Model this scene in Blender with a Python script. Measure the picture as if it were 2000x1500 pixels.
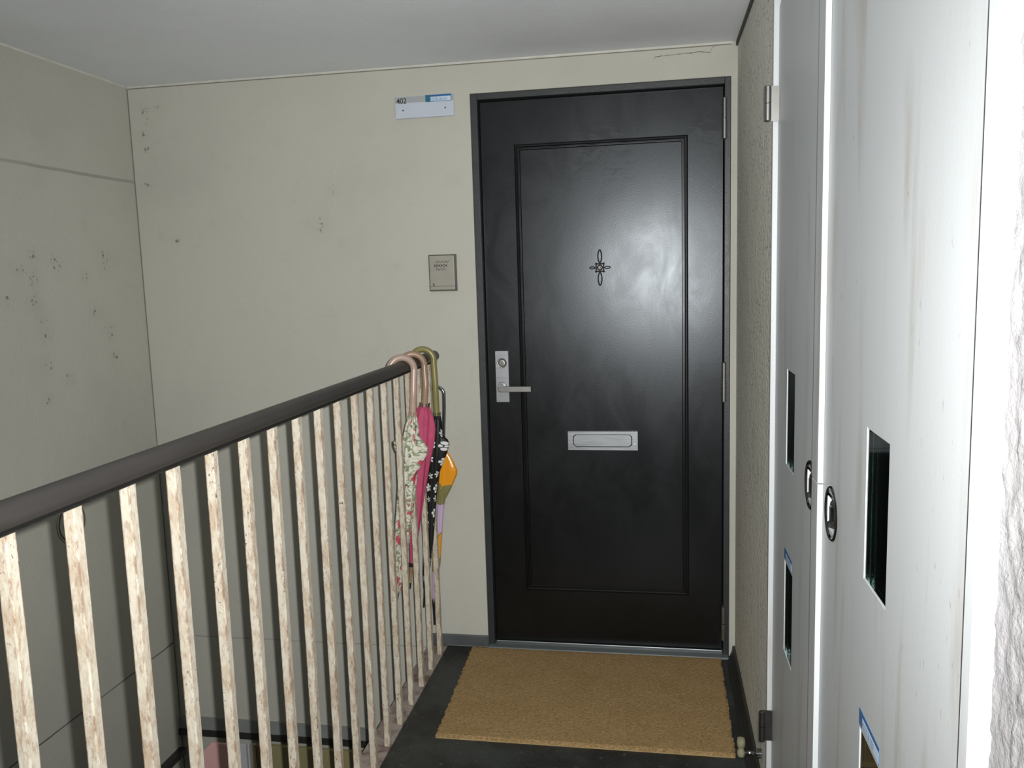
import bpy, bmesh, math, random
from mathutils import Vector, Matrix
random.seed(7)
for o in list(bpy.data.objects):
    bpy.data.objects.remove(o)
SC = bpy.context.scene
COL = SC.collection

# ------------------------------------------------------------------ camera
F_PX = 1624.2                      # focal length for the 2000 px wide frame
YAW, PITCH, ROLL = -0.17381, -0.12774, -0.02958
CAM = Vector((0.0, 0.0, 1.40))
cy, sy = math.cos(YAW), math.sin(YAW)
cp, sp = math.cos(PITCH), math.sin(PITCH)
cr, sr = math.cos(ROLL), math.sin(ROLL)
FWD = Vector((sy * cp, cy * cp, sp))
_r = Vector((cy, -sy, 0.0))
_u = _r.cross(FWD)
RIGHT = cr * _r + sr * _u
UP = -sr * _r + cr * _u
cam_data = bpy.data.cameras.new('camera')
cam_data.sensor_width = 36.0
cam_data.lens = F_PX / 2000.0 * 36.0
cam_data.clip_start = 0.02
camera = bpy.data.objects.new('camera', cam_data)
COL.objects.link(camera)
camera.matrix_world = Matrix(((RIGHT.x, UP.x, -FWD.x, CAM.x), (RIGHT.y, UP.y, -FWD.y, CAM.y),
                              (RIGHT.z, UP.z, -FWD.z, CAM.z), (0, 0, 0, 1)))
SC.camera = camera

# ------------------------------------------------------------------ light
world = bpy.data.worlds.new('world')
SC.world = world
world.use_nodes = True
world.node_tree.nodes['Background'].inputs[0].default_value = (0.80, 0.90, 1.0, 1)
world.node_tree.nodes['Background'].inputs[1].default_value = 0.015
fl = bpy.data.lights.new('camera_flash', 'SPOT')      # the flash of the photographer's compact camera
fl.energy = 240.0
fl.spot_size = math.radians(118)
fl.spot_blend = 1.0
fl.color = (1.0, 0.985, 0.965)
fl.shadow_soft_size = 0.007
flash = bpy.data.objects.new('camera_flash', fl)
COL.objects.link(flash)
flash.matrix_world = camera.matrix_world.copy()
flash.location = CAM + RIGHT * 0.030 + UP * 0.020 + FWD * 0.01
SC.view_settings.view_transform = 'Standard'
SC.view_settings.look = 'None'
SC.view_settings.exposure = 0.0
SC.view_settings.gamma = 1.0
SC.view_settings.use_curve_mapping = False

# ------------------------------------------------------------------ pixel -> point on a known plane
def _ray(px, py):
    return RIGHT * ((px - 1000) / F_PX) + UP * ((750 - py) / F_PX) + FWD
def atY(px, py, Y):
    d = _ray(px, py); return CAM + d * ((Y - CAM.y) / d.y)
def atX(px, py, X):
    d = _ray(px, py); return CAM + d * ((X - CAM.x) / d.x)
def atZ(px, py, Z):
    d = _ray(px, py); return CAM + d * ((Z - CAM.z) / d.z)

# ------------------------------------------------------------------ materials
def srgb(r, g, b):
    def c(v):
        v /= 255.0
        return v / 12.92 if v <= 0.04045 else ((v + 0.055) / 1.055) ** 2.4
    return (c(r), c(g), c(b), 1.0)

class NT:
    """small wrapper to write node trees quickly"""
    def __init__(self, name):
        self.m = bpy.data.materials.new(name)
        self.m.use_nodes = True
        self.t = self.m.node_tree
        self.b = self.t.nodes['Principled BSDF']
        self.out = self.t.nodes['Material Output']
        self._pos = None
    def n(self, typ, **kw):
        nd = self.t.nodes.new(typ)
        for k, v in kw.items():
            setattr(nd, k, v)
        return nd
    def put(self, sock, v):
        if isinstance(v, bpy.types.NodeSocket):
            self.t.links.new(v, sock)
        else:
            sock.default_value = v
    @property
    def pos(self):
        if self._pos is None:
            self._pos = self.n('ShaderNodeNewGeometry').outputs['Position']
        return self._pos
    def uv(self):
        return self.n('ShaderNodeTexCoord').outputs['UV']
    def math(self, op, a, b=0.0, c=0.0, clamp=False):
        nd = self.n('ShaderNodeMath', operation=op, use_clamp=clamp)
        self.put(nd.inputs[0], a); self.put(nd.inputs[1], b); self.put(nd.inputs[2], c)
        return nd.outputs[0]
    def vmath(self, op, a, b=(0, 0, 0)):
        nd = self.n('ShaderNodeVectorMath', operation=op)
        self.put(nd.inputs[0], a); self.put(nd.inputs[1], b)
        return nd
    def scalev(self, v, s):
        return self.vmath('MULTIPLY', v, s).outputs[0]
    def noise(self, vec, scale, detail=3.0, rough=0.55, dist=0.0):
        nd = self.n('ShaderNodeTexNoise')
        self.put(nd.inputs['Vector'], vec)
        nd.inputs['Scale'].default_value = scale
        nd.inputs['Detail'].default_value = detail
        nd.inputs['Roughness'].default_value = rough
        nd.inputs['Distortion'].default_value = dist
        return nd.outputs[0]
    def vor(self, vec, scale, feature='F1', out='Distance'):
        nd = self.n('ShaderNodeTexVoronoi', feature=feature)
        self.put(nd.inputs['Vector'], vec)
        nd.inputs['Scale'].default_value = scale
        return nd.outputs[out]
    def ss(self, v, lo, hi):
        nd = self.n('ShaderNodeMapRange', interpolation_type='SMOOTHSTEP')
        self.put(nd.inputs['Value'], v)
        nd.inputs['From Min'].default_value = lo; nd.inputs['From Max'].default_value = hi
        return nd.outputs[0]
    def lerp(self, v, a, b):
        nd = self.n('ShaderNodeMapRange')
        self.put(nd.inputs['Value'], v)
        nd.inputs['To Min'].default_value = a; nd.inputs['To Max'].default_value = b
        return nd.outputs[0]
    def mix(self, fac, a, b, blend='MIX'):
        nd = self.n('ShaderNodeMix', data_type='RGBA', blend_type=blend)
        self.put(nd.inputs[0], fac); self.put(nd.inputs[6], a); self.put(nd.inputs[7], b)
        return nd.outputs[2]
    def sep(self, v):
        nd = self.n('ShaderNodeSeparateXYZ'); self.put(nd.inputs[0], v); return nd.outputs
    def comb(self, x, y, z=0.0):
        nd = self.n('ShaderNodeCombineXYZ')
        self.put(nd.inputs[0], x); self.put(nd.inputs[1], y); self.put(nd.inputs[2], z)
        return nd.outputs[0]
    def bump(self, h, dist, strength=1.0, prev=None):
        nd = self.n('ShaderNodeBump')
        nd.inputs['Strength'].default_value = strength
        nd.inputs['Distance'].default_value = dist
        self.put(nd.inputs['Height'], h)
        if prev is not None:
            self.put(nd.inputs['Normal'], prev)
        self.put(self.b.inputs['Normal'], nd.outputs[0])
        return nd.outputs[0]
    def fin(self, color=None, rough=None, metal=None, spec=None, **kw):
        if color is not None: self.put(self.b.inputs['Base Color'], color)
        if rough is not None: self.put(self.b.inputs['Roughness'], rough)
        if metal is not None: self.put(self.b.inputs['Metallic'], metal)
        if spec is not None: self.put(self.b.inputs['Specular IOR Level'], spec)
        for k, v in kw.items():
            self.put(self.b.inputs[k], v)
        return self.m

M = {}
def simple(name, col, rough=0.5, metal=0.0, spec=0.5, var=0.12, vscale=30.0, bump=0.0, bscale=200.0):
    t = NT(name)
    n = t.noise(t.pos, vscale, 4.0)
    c2 = tuple(max(0.0, c * (1 - var * 2)) for c in col[:3]) + (1,)
    c3 = tuple(min(1.0, c * (1 + var)) for c in col[:3]) + (1,)
    c = t.mix(n, c2, c3)
    if bump:
        t.bump(t.noise(t.pos, bscale, 3.0), bump)
    M[name] = t.fin(c, t.lerp(n, rough * 0.85, min(1, rough * 1.15)), metal, spec)
    return M[name]

def wall_paint(name, base, grime, spots=(), lines=(), bump=0.0012, bscale=130.0, pit=0.0, streak=0.0):
    """sprayed plaster; spots = (centre, radius) of mould speckles, lines = (axis z, width, strength) of pour joints"""
    t = NT(name)
    p = t.pos
    big = t.noise(p, 1.6, 4.0)
    mid = t.noise(p, 14.0, 4.0)
    fine = t.noise(t.scalev(p, (1, 0.35, 0.8)) if pit else p, bscale, 3.0, 0.6)
    c = t.mix(t.ss(big, 0.35, 0.75), base, tuple(0.90 * x for x in base[:3]) + (1,))
    c = t.mix(t.math('MULTIPLY', t.ss(mid, 0.55, 0.8), 0.07), c, grime)
    c = t.mix(t.math('MULTIPLY', t.ss(fine, 0.30, 0.5), -0.25, ), c, grime)
    # scattered pin-hole specks
    v = t.vor(t.scalev(p, (1, 1, 0.8)), 60.0)
    gate = t.ss(t.noise(p, 7.0, 2.0), 0.60, 0.72)
    sp = t.math('MULTIPLY', t.math('SUBTRACT', 1.0, t.ss(v, 0.06, 0.13)), gate)
    c = t.mix(t.math('MULTIPLY', sp, 0.55 + pit), c, grime)
    if pit:
        v2 = t.vor(t.scalev(p, (1, 0.32, 0.75)), 120.0)
        g2 = t.ss(t.noise(t.scalev(p, (1, 0.5, 1)), 20.0, 3.0), 0.40, 0.60)
        c = t.mix(t.math('MULTIPLY', t.math('MULTIPLY', t.math('SUBTRACT', 1.0, t.ss(v2, 0.14, 0.34)), g2), pit),
                  c, tuple(0.45 * x for x in grime[:3]) + (1,))
    acc = None
    for ctr, r in spots:
        d = t.vmath('DISTANCE', p, tuple(ctr)).outputs['Value']
        g = t.math('SUBTRACT', 1.0, t.ss(d, 0.0, r * 1.25))
        acc = g if acc is None else t.math('MAXIMUM', acc, g)
    if acc is not None:
        sn = t.noise(p, 70.0, 3.0, 0.7)
        th = t.math('SUBTRACT', 0.86, t.math('MULTIPLY', acc, 0.335))
        on = t.math('MULTIPLY', t.math('SUBTRACT', sn, th), 9.0, clamp=True)
        c = t.mix(t.math('MULTIPLY', on, 0.75), c, (0.05, 0.047, 0.038, 1))
        c = t.mix(t.math('MULTIPLY', acc, 0.06), c, grime)
    z = t.sep(p)[2]
    for z0, w, s in lines:
        wob = t.math('MULTIPLY', t.math('SUBTRACT', t.noise(p, 5.0, 3.0), 0.5), 0.012)
        dd = t.math('ABSOLUTE', t.math('SUBTRACT', t.math('ADD', z, wob), z0))
        ln = t.math('SUBTRACT', 1.0, t.ss(dd, w * 0.3, w))
        ln = t.math('MULTIPLY', ln, t.lerp(t.noise(p, 2.2, 2.0), s * 0.3, s * 1.5))
        c = t.mix(ln, c, (0.06, 0.06, 0.06, 1))
    nb = t.bump(mid, bump * 1.2, 0.5)
    t.bump(fine, bump, 0.9, nb)
    M[name] = t.fin(c, 0.85, 0.0, 0.25)

D = 2.961          # back wall
XR = 0.272         # right wall
XL = -1.960        # left wall
ZC = 2.152         # ceiling
BASE = srgb(183, 183, 173)
GRIME = srgb(118, 115, 103)
bspots = [(atY(281, 216, D), 0.05), (atY(290, 240, D), 0.045), (atY(310, 210, D), 0.05), (atY(280, 264, D), 0.04),
          (atY(286, 292, D), 0.035), (atY(288, 362, D), 0.045), (atY(646, 371, D), 0.045), (atY(625, 441, D), 0.065),
          (atY(604, 438, D), 0.035), (atY(668, 473, D), 0.03), (atY(345, 470, D), 0.03)]
lspots = [(atX(62, 500, XL), 0.06), (atX(66, 545, XL), 0.07), (atX(68, 590, XL), 0.06), (atX(40, 530, XL), 0.05),
          (atX(85, 625, XL), 0.045), (atX(90, 655, XL), 0.05), (atX(94, 716, XL), 0.04), (atX(110, 515, XL), 0.08),
          (atX(165, 542, XL), 0.05), (atX(205, 505, XL), 0.09), (atX(185, 610, XL), 0.05), (atX(215, 650, XL), 0.07),
          (atX(222, 695, XL), 0.05), (atX(135, 740, XL), 0.05), (atX(15, 585, XL), 0.05), (atX(97, 785, XL), 0.04)]
wall_paint('wall_back_paint', BASE, GRIME, bspots, [(-0.012, 0.0035, 0.35)])
wall_paint('wall_left_paint', BASE, GRIME, lspots, [(1.800, 0.008, 0.36), (-0.045, 0.004, 0.95)])
wall_paint('wall_right_paint', srgb(218, 218, 208), GRIME, [], [], bump=0.0042, bscale=110.0, pit=0.6)
wall_paint('stucco_paint', srgb(132, 131, 132), srgb(98, 96, 95), [], [], bump=0.0016, bscale=170.0)
wall_paint('ceiling_paint', srgb(232, 236, 240), srgb(176, 178, 178), [], [], bump=0.0010, bscale=160.0)
simple('caulk', srgb(214, 214, 206), 0.7)
simple('threshold_grey', srgb(98, 106, 106), 0.45, var=0.15, vscale=25)
simple('hole_grey', srgb(92, 90, 80), 0.8)
simple('joint_grey', srgb(126, 124, 112), 0.9)
simple('band_grey', srgb(136, 140, 138), 0.5, var=0.1)
simple('gap_dark', srgb(72, 74, 68), 0.8, var=0.2)
simple('slate_paint', srgb(80, 85, 86), 0.45, var=0.15, vscale=18, bump=0.0005, bscale=120)
simple('cove_dark', srgb(42, 44, 42), 0.5, var=0.2, bump=0.0006)

t = NT('floor_paint')
a = t.noise(t.pos, 5.0, 5.0, 0.6)
c = t.mix(t.ss(a, 0.35, 0.7), srgb(30, 31, 29), srgb(54, 58, 56))
c = t.mix(t.math('MULTIPLY', t.ss(t.noise(t.pos, 45.0, 4.0), 0.58, 0.75), 0.5), c, srgb(92, 96, 94))
t.bump(t.noise(t.pos, 90.0, 4.0), 0.0015, 0.8)
M['floor_paint'] = t.fin(c, t.lerp(a, 0.35, 0.6), 0, 0.4)

t = NT('curb_paint')
a = t.noise(t.pos, 11.0, 5.0, 0.65, 0.6)
c = t.mix(t.ss(a, 0.42, 0.62), srgb(150, 140, 132), srgb(104, 84, 76))
c = t.mix(t.math('MULTIPLY', t.ss(t.noise(t.pos, 60, 4.0), 0.6, 0.72), 0.6), c, srgb(168, 164, 156))
t.bump(t.noise(t.pos, 70.0, 4.0), 0.002, 0.8)
M['curb_paint'] = t.fin(c, 0.6)

t = NT('door_paint')
a = t.noise(t.scalev(t.pos, (1, 1, 0.55)), 6.5, 5.0, 0.6, 0.9)
g = t.noise(t.scalev(t.pos, (1.0, 1.0, 0.16)), 95.0, 4.0)
c = t.mix(a, srgb(9, 8, 8), srgb(13, 11, 11))
# dull scuffs left by hands and wiping
sc = None
for px, py, rr in ((1175, 305, 0.16), (1372, 270, 0.10), (1210, 330, 0.1)):
    d = t.vmath('DISTANCE', t.pos, tuple(atY(px, py, D + 0.03))).outputs['Value']
    gq = t.math('SUBTRACT', 1.0, t.ss(d, 0.0, rr)); sc = gq if sc is None else t.math('MAXIMUM', sc, gq)
dull = t.math('MULTIPLY', sc, t.ss(t.noise(t.scalev(t.pos, (1, 1, 2.5)), 16.0, 4.0), 0.45, 0.62))
t.bump(t.noise(t.pos, 230.0, 3.0), 0.00022, 0.5)
rgh = t.math('ADD', t.lerp(t.ss(a, 0.3, 0.7), 0.285, 0.345), t.math('MULTIPLY', dull, 0.16))
M['door_paint'] = t.fin(c, rgh, 0, 0.50, **{'Specular Tint': (0.86, 0.94, 1.0, 1)})
simple('frame_paint', srgb(46, 50, 52), 0.42, var=0.15, vscale=40, bump=0.0004)

def metal(name, col, rough, brushed=None, var=0.1):
    t = NT(name)
    s = brushed or (1, 1, 1)
    n = t.noise(t.scalev(t.pos, s), 140.0 if brushed else 60.0, 3.0)
    c = t.mix(n, tuple(x * (1 - var) for x in col[:3]) + (1,), col)
    t.bump(n, 0.0003, 0.3)
    M[name] = t.fin(c, t.lerp(n, rough * 0.8, rough * 1.2), 1.0)
metal('steel', srgb(158, 162, 165), 0.40, (0.1, 1, 1))
metal('steel_dull', srgb(134, 134, 131), 0.45)
metal('steel_dark', srgb(98, 96, 94), 0.45)
metal('chrome', srgb(176, 180, 186), 0.12, var=0.03)
metal('chrome_dark', srgb(104, 107, 111), 0.16, var=0.08)
metal('iron', srgb(66, 68, 74), 0.38)
simple('black_hole', srgb(10, 10, 11), 0.7)

t = NT('rail_vinyl')
a = t.noise(t.scalev(t.pos, (1, 0.25, 1)), 30.0, 4.0)
c = t.mix(a, srgb(46, 44, 42), srgb(62, 59, 57))
t.bump(t.noise(t.scalev(t.pos, (1, 0.3, 1)), 140.0, 3.0), 0.0005, 0.5)
M['rail_vinyl'] = t.fin(c, 0.48, 0, 0.5)

t = NT('bar_paint')
p = t.pos
a = t.noise(t.scalev(p, (1, 1, 0.45)), 42.0, 5.0, 0.68, 0.4)
b = t.noise(t.scalev(p, (1, 1, 0.30)), 150.0, 4.0, 0.65)
lowf = t.noise(t.scalev(p, (1, 1, 0.5)), 8.0, 3.0)
c = t.mix(t.math('MULTIPLY', t.ss(a, 0.42, 0.64), t.lerp(lowf, 0.25, 0.95)), srgb(194, 189, 173), srgb(166, 144, 118))
c = t.mix(t.math('MULTIPLY', t.ss(b, 0.50, 0.66), t.lerp(lowf, 0.2, 0.75)), c, srgb(142, 110, 90))
# rust creeping along the edges of the square bar
ob = t.n('ShaderNodeTexCoord').outputs['Object']
ox_, oy_, oz_ = t.sep(ob)
e_ = t.math('ADD', t.math('ABSOLUTE', ox_), t.math('ABSOLUTE', oy_))
edge = t.math('MULTIPLY', t.ss(e_, 0.0148, 0.0172), t.ss(t.noise(t.scalev(p, (1, 1, 0.35)), 60.0, 4.0, 0.7), 0.42, 0.60))
c = t.mix(t.math('MULTIPLY', edge, 0.75), c, srgb(116, 84, 66))
pk = t.noise(t.scalev(p, (1, 1, 0.6)), 210.0, 3.0, 0.6)
gate = t.ss(t.noise(t.scalev(p, (1, 1, 0.4)), 18.0, 3.0), 0.46, 0.64)
c = t.mix(t.math('MULTIPLY', t.math('MULTIPLY', t.ss(pk, 0.60, 0.67), gate), 0.9), c, srgb(72, 44, 34))
nb = t.bump(a, 0.0010, 0.6)
t.bump(pk, 0.0008, 0.6, nb)
M['bar_paint'] = t.fin(c, 0.6, 0, 0.35)

t = NT('cabinet_paint')
p = t.pos
st = t.noise(t.scalev(p, (1, 1, 0.10)), 16.0, 4.0, 0.6)
bl = t.noise(t.scalev(p, (1, 1, 0.5)), 5.0, 4.0)
c = t.mix(t.math('MULTIPLY', t.math('MULTIPLY', t.ss(st, 0.50, 0.72), t.ss(bl, 0.38, 0.62)), 0.42), srgb(183, 188, 190), srgb(140, 128, 106))
sk = t.noise(t.scalev(p, (1, 1, 0.4)), 110.0, 3.0)
c = t.mix(t.math('MULTIPLY', t.math('MULTIPLY', t.ss(sk, 0.66, 0.74), t.ss(bl, 0.45, 0.6)), 0.35), c, srgb(110, 92, 66))
t.bump(t.noise(p, 240.0, 2.0), 0.0002, 0.4)
M['cabinet_paint'] = t.fin(c, t.lerp(bl, 0.36, 0.5), 0, 0.4)
simple('cabinet_trim', srgb(206, 208, 202), 0.45, var=0.04)
simple('cabinet_inside', srgb(70, 76, 74), 0.7, var=0.2)

t = NT('window_glass')
tr = t.n('ShaderNodeBsdfTransparent'); tr.inputs[0].default_value = (0.30, 0.36, 0.34, 1)
gl = t.n('ShaderNodeBsdfGlossy'); gl.inputs['Roughness'].default_value = 0.06
gl.inputs[0].default_value = (0.8, 0.85, 0.85, 1)
fr = t.n('ShaderNodeFresnel'); fr.inputs[0].default_value = 1.5
smu = t.noise(t.pos, 25.0, 3.0)
mx = t.n('ShaderNodeMixShader')
t.put(mx.inputs[0], t.math('MULTIPLY', fr.outputs[0], t.lerp(smu, 0.6, 1.0)))
t.t.links.new(tr.outputs[0], mx.inputs[1]); t.t.links.new(gl.outputs[0], mx.inputs[2])
t.t.links.new(mx.outputs[0], t.out.inputs[0])
M['window_glass'] = t.m

t = NT('coir')
p = t.pos
a = t.noise(t.scalev(p, (0.5, 1.6, 1)), 240.0, 4.0, 0.7)
b = t.noise(p, 9.0, 4.0)
c = t.mix(t.ss(a, 0.3, 0.7), srgb(122, 98, 62), srgb(178, 152, 110))
c = t.mix(t.math('MULTIPLY', t.ss(b, 0.4, 0.7), 0.25), c, srgb(132, 106, 66))
c = t.mix(t.math('MULTIPLY', t.ss(t.vor(p, 150.0), 0.0, 0.10), 0.0), c, srgb(60, 40, 25))
fl_ = t.noise(p, 420.0, 2.0)
c = t.mix(t.math('MULTIPLY', t.ss(fl_, 0.66, 0.74), 0.6), c, srgb(205, 182, 138))
nb = t.bump(a, 0.0022, 0.7)
t.bump(t.noise(p, 60.0, 3.0), 0.0015, 0.4, nb)
M['coir'] = t.fin(c, 0.95, 0, 0.1)
simple('mat_edge', srgb(170, 150, 108), 0.9)

simple('plate_white', srgb(188, 196, 208), 0.35, var=0.04, vscale=12)
simple('plate_grey', srgb(160, 164, 166), 0.4, var=0.05)
simple('ink', srgb(38, 40, 44), 0.6)
simple('sticker_blue', srgb(40, 98, 156), 0.35, var=0.08)
simple('sticker_teal', srgb(34, 104, 128), 0.35, var=0.08)
simple('sticker_white', srgb(196, 214, 228), 0.4, var=0.06)
simple('sticker_ink', srgb(50, 86, 140), 0.5)
simple('intercom_body', srgb(82, 80, 72), 0.5, var=0.15)
simple('intercom_face', srgb(152, 149, 138), 0.45, var=0.06)
simple('intercom_groove', srgb(48, 46, 42), 0.6)
simple('rubber', srgb(140, 138, 112), 0.6, var=0.2, vscale=60, bump=0.0006)
simple('handle_beige', srgb(170, 148, 134), 0.30, var=0.08)
simple('handle_brown', srgb(152, 126, 104), 0.32, var=0.08)
simple('handle_olive', srgb(132, 126, 76), 0.30, var=0.08)
simple('pink_board', srgb(238, 188, 184), 0.7, var=0.03)
simple('white_board', srgb(190, 194, 196), 0.6, var=0.04)
simple('beige_board', srgb(176, 166, 138), 0.65, var=0.06)
simple('olive_board', srgb(150, 143, 104), 0.6, var=0.10, vscale=5)
simple('brown_board', srgb(128, 108, 78), 0.65, var=0.08)
simple('black_plastic', srgb(24, 24, 24), 0.45)
simple('tip_wood', srgb(150, 118, 84), 0.5, var=0.1)

# umbrella fabrics: the UV holds (arc length, length) in metres
t = NT('fabric_floral')
uv = t.uv()
n1 = t.noise(uv, 75.0, 3.0, 0.6, 0.8)
n2 = t.noise(t.vmath('ADD', uv, (3.1, 1.7, 0)).outputs[0], 62.0, 3.0, 0.6, 0.8)
n3 = t.noise(t.vmath('ADD', uv, (9.1, 5.7, 0)).outputs[0], 24.0, 2.0, 0.5, 0.5)
c = t.mix(t.ss(n1, 0.50, 0.56), srgb(204, 202, 188), srgb(132, 142, 108))
c = t.mix(t.ss(n2, 0.58, 0.63), c, srgb(88, 96, 80))
c = t.mix(t.ss(n3, 0.585, 0.615), c, srgb(182, 76, 92))
t.bump(t.noise(uv, 60.0, 3.0), 0.003, 0.6)
M['fabric_floral'] = t.fin(c, 0.6, 0, 0.4)
t = NT('fabric_pink')
uv = t.uv()
c = t.mix(t.noise(uv, 30.0, 3.0), srgb(160, 62, 92), srgb(196, 84, 118))
t.bump(t.noise(t.scalev(uv, (3, 0.6, 1)), 40.0, 3.0), 0.004, 0.5)
M['fabric_pink'] = t.fin(c, 0.7, 0, 0.3)
t = NT('fabric_dots')           # five-petalled flowers made of white dots on black
uv = t.uv()
vn = t.n('ShaderNodeTexVoronoi', feature='F1')
t.put(vn.inputs['Vector'], t.scalev(uv, (1, 1, 0)))
vn.inputs['Scale'].default_value = 20.5
vn.inputs['Randomness'].default_value = 0.4
lv = t.vmath('SUBTRACT', uv, vn.outputs['Position']).outputs[0]
lx, ly, _z = t.sep(lv)
ang = t.math('ARCTAN2', ly, lx)
fold = t.math('PINGPONG', ang, math.pi / 5)
rad = t.vmath('LENGTH', lv).outputs['Value']
px_ = t.math('MULTIPLY', rad, t.math('COSINE', fold)); py_ = t.math('MULTIPLY', rad, t.math('SINE', fold))
dp = t.math('SQRT', t.math('ADD', t.math('POWER', t.math('SUBTRACT', px_, 0.0118), 2.0), t.math('POWER', py_, 2.0)))
dot = t.math('MAXIMUM', t.math('LESS_THAN', dp, 0.0058), t.math('LESS_THAN', rad, 0.0045))
c = t.mix(dot, srgb(22, 22, 22), srgb(206, 210, 208))
t.bump(t.noise(uv, 40.0, 3.0), 0.002, 0.4)
M['fabric_dots'] = t.fin(c, 0.55, 0, 0.35)
t = NT('fabric_vinyl')          # clear olive vinyl with orange and lilac printed shapes
uv = t.uv()
nn = t.math('MULTIPLY', t.math('SUBTRACT', t.noise(uv, 22.0, 2.0), 0.5), 0.10)
yy = t.math('ADD', t.sep(uv)[1], nn)
def band(lo, hi):
    return t.math('MULTIPLY', t.ss(yy, lo, lo + 0.004), t.math('SUBTRACT', 1.0, t.ss(yy, hi, hi + 0.004)))
c = t.mix(t.noise(uv, 12.0, 2.0), srgb(112, 108, 66), srgb(140, 134, 88))
c = t.mix(band(0.03, 0.150), c, srgb(226, 150, 36))
c = t.mix(band(0.225, 0.335), c, srgb(190, 168, 200))
c = t.mix(band(0.345, 0.440), c, srgb(204, 146, 58))
c = t.mix(band(0.475, 0.62), c, srgb(186, 166, 190))
t.bump(t.noise(uv, 30.0, 3.0), 0.003, 0.5)
M['fabric_vinyl'] = t.fin(c, 0.22, 0, 0.5)

# ------------------------------------------------------------------ mesh helpers
ORG = {}
def org(parent):
    o = Vector((0, 0, 0))
    while parent is not None:
        o += parent.location; parent = parent.parent
    return o

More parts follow.
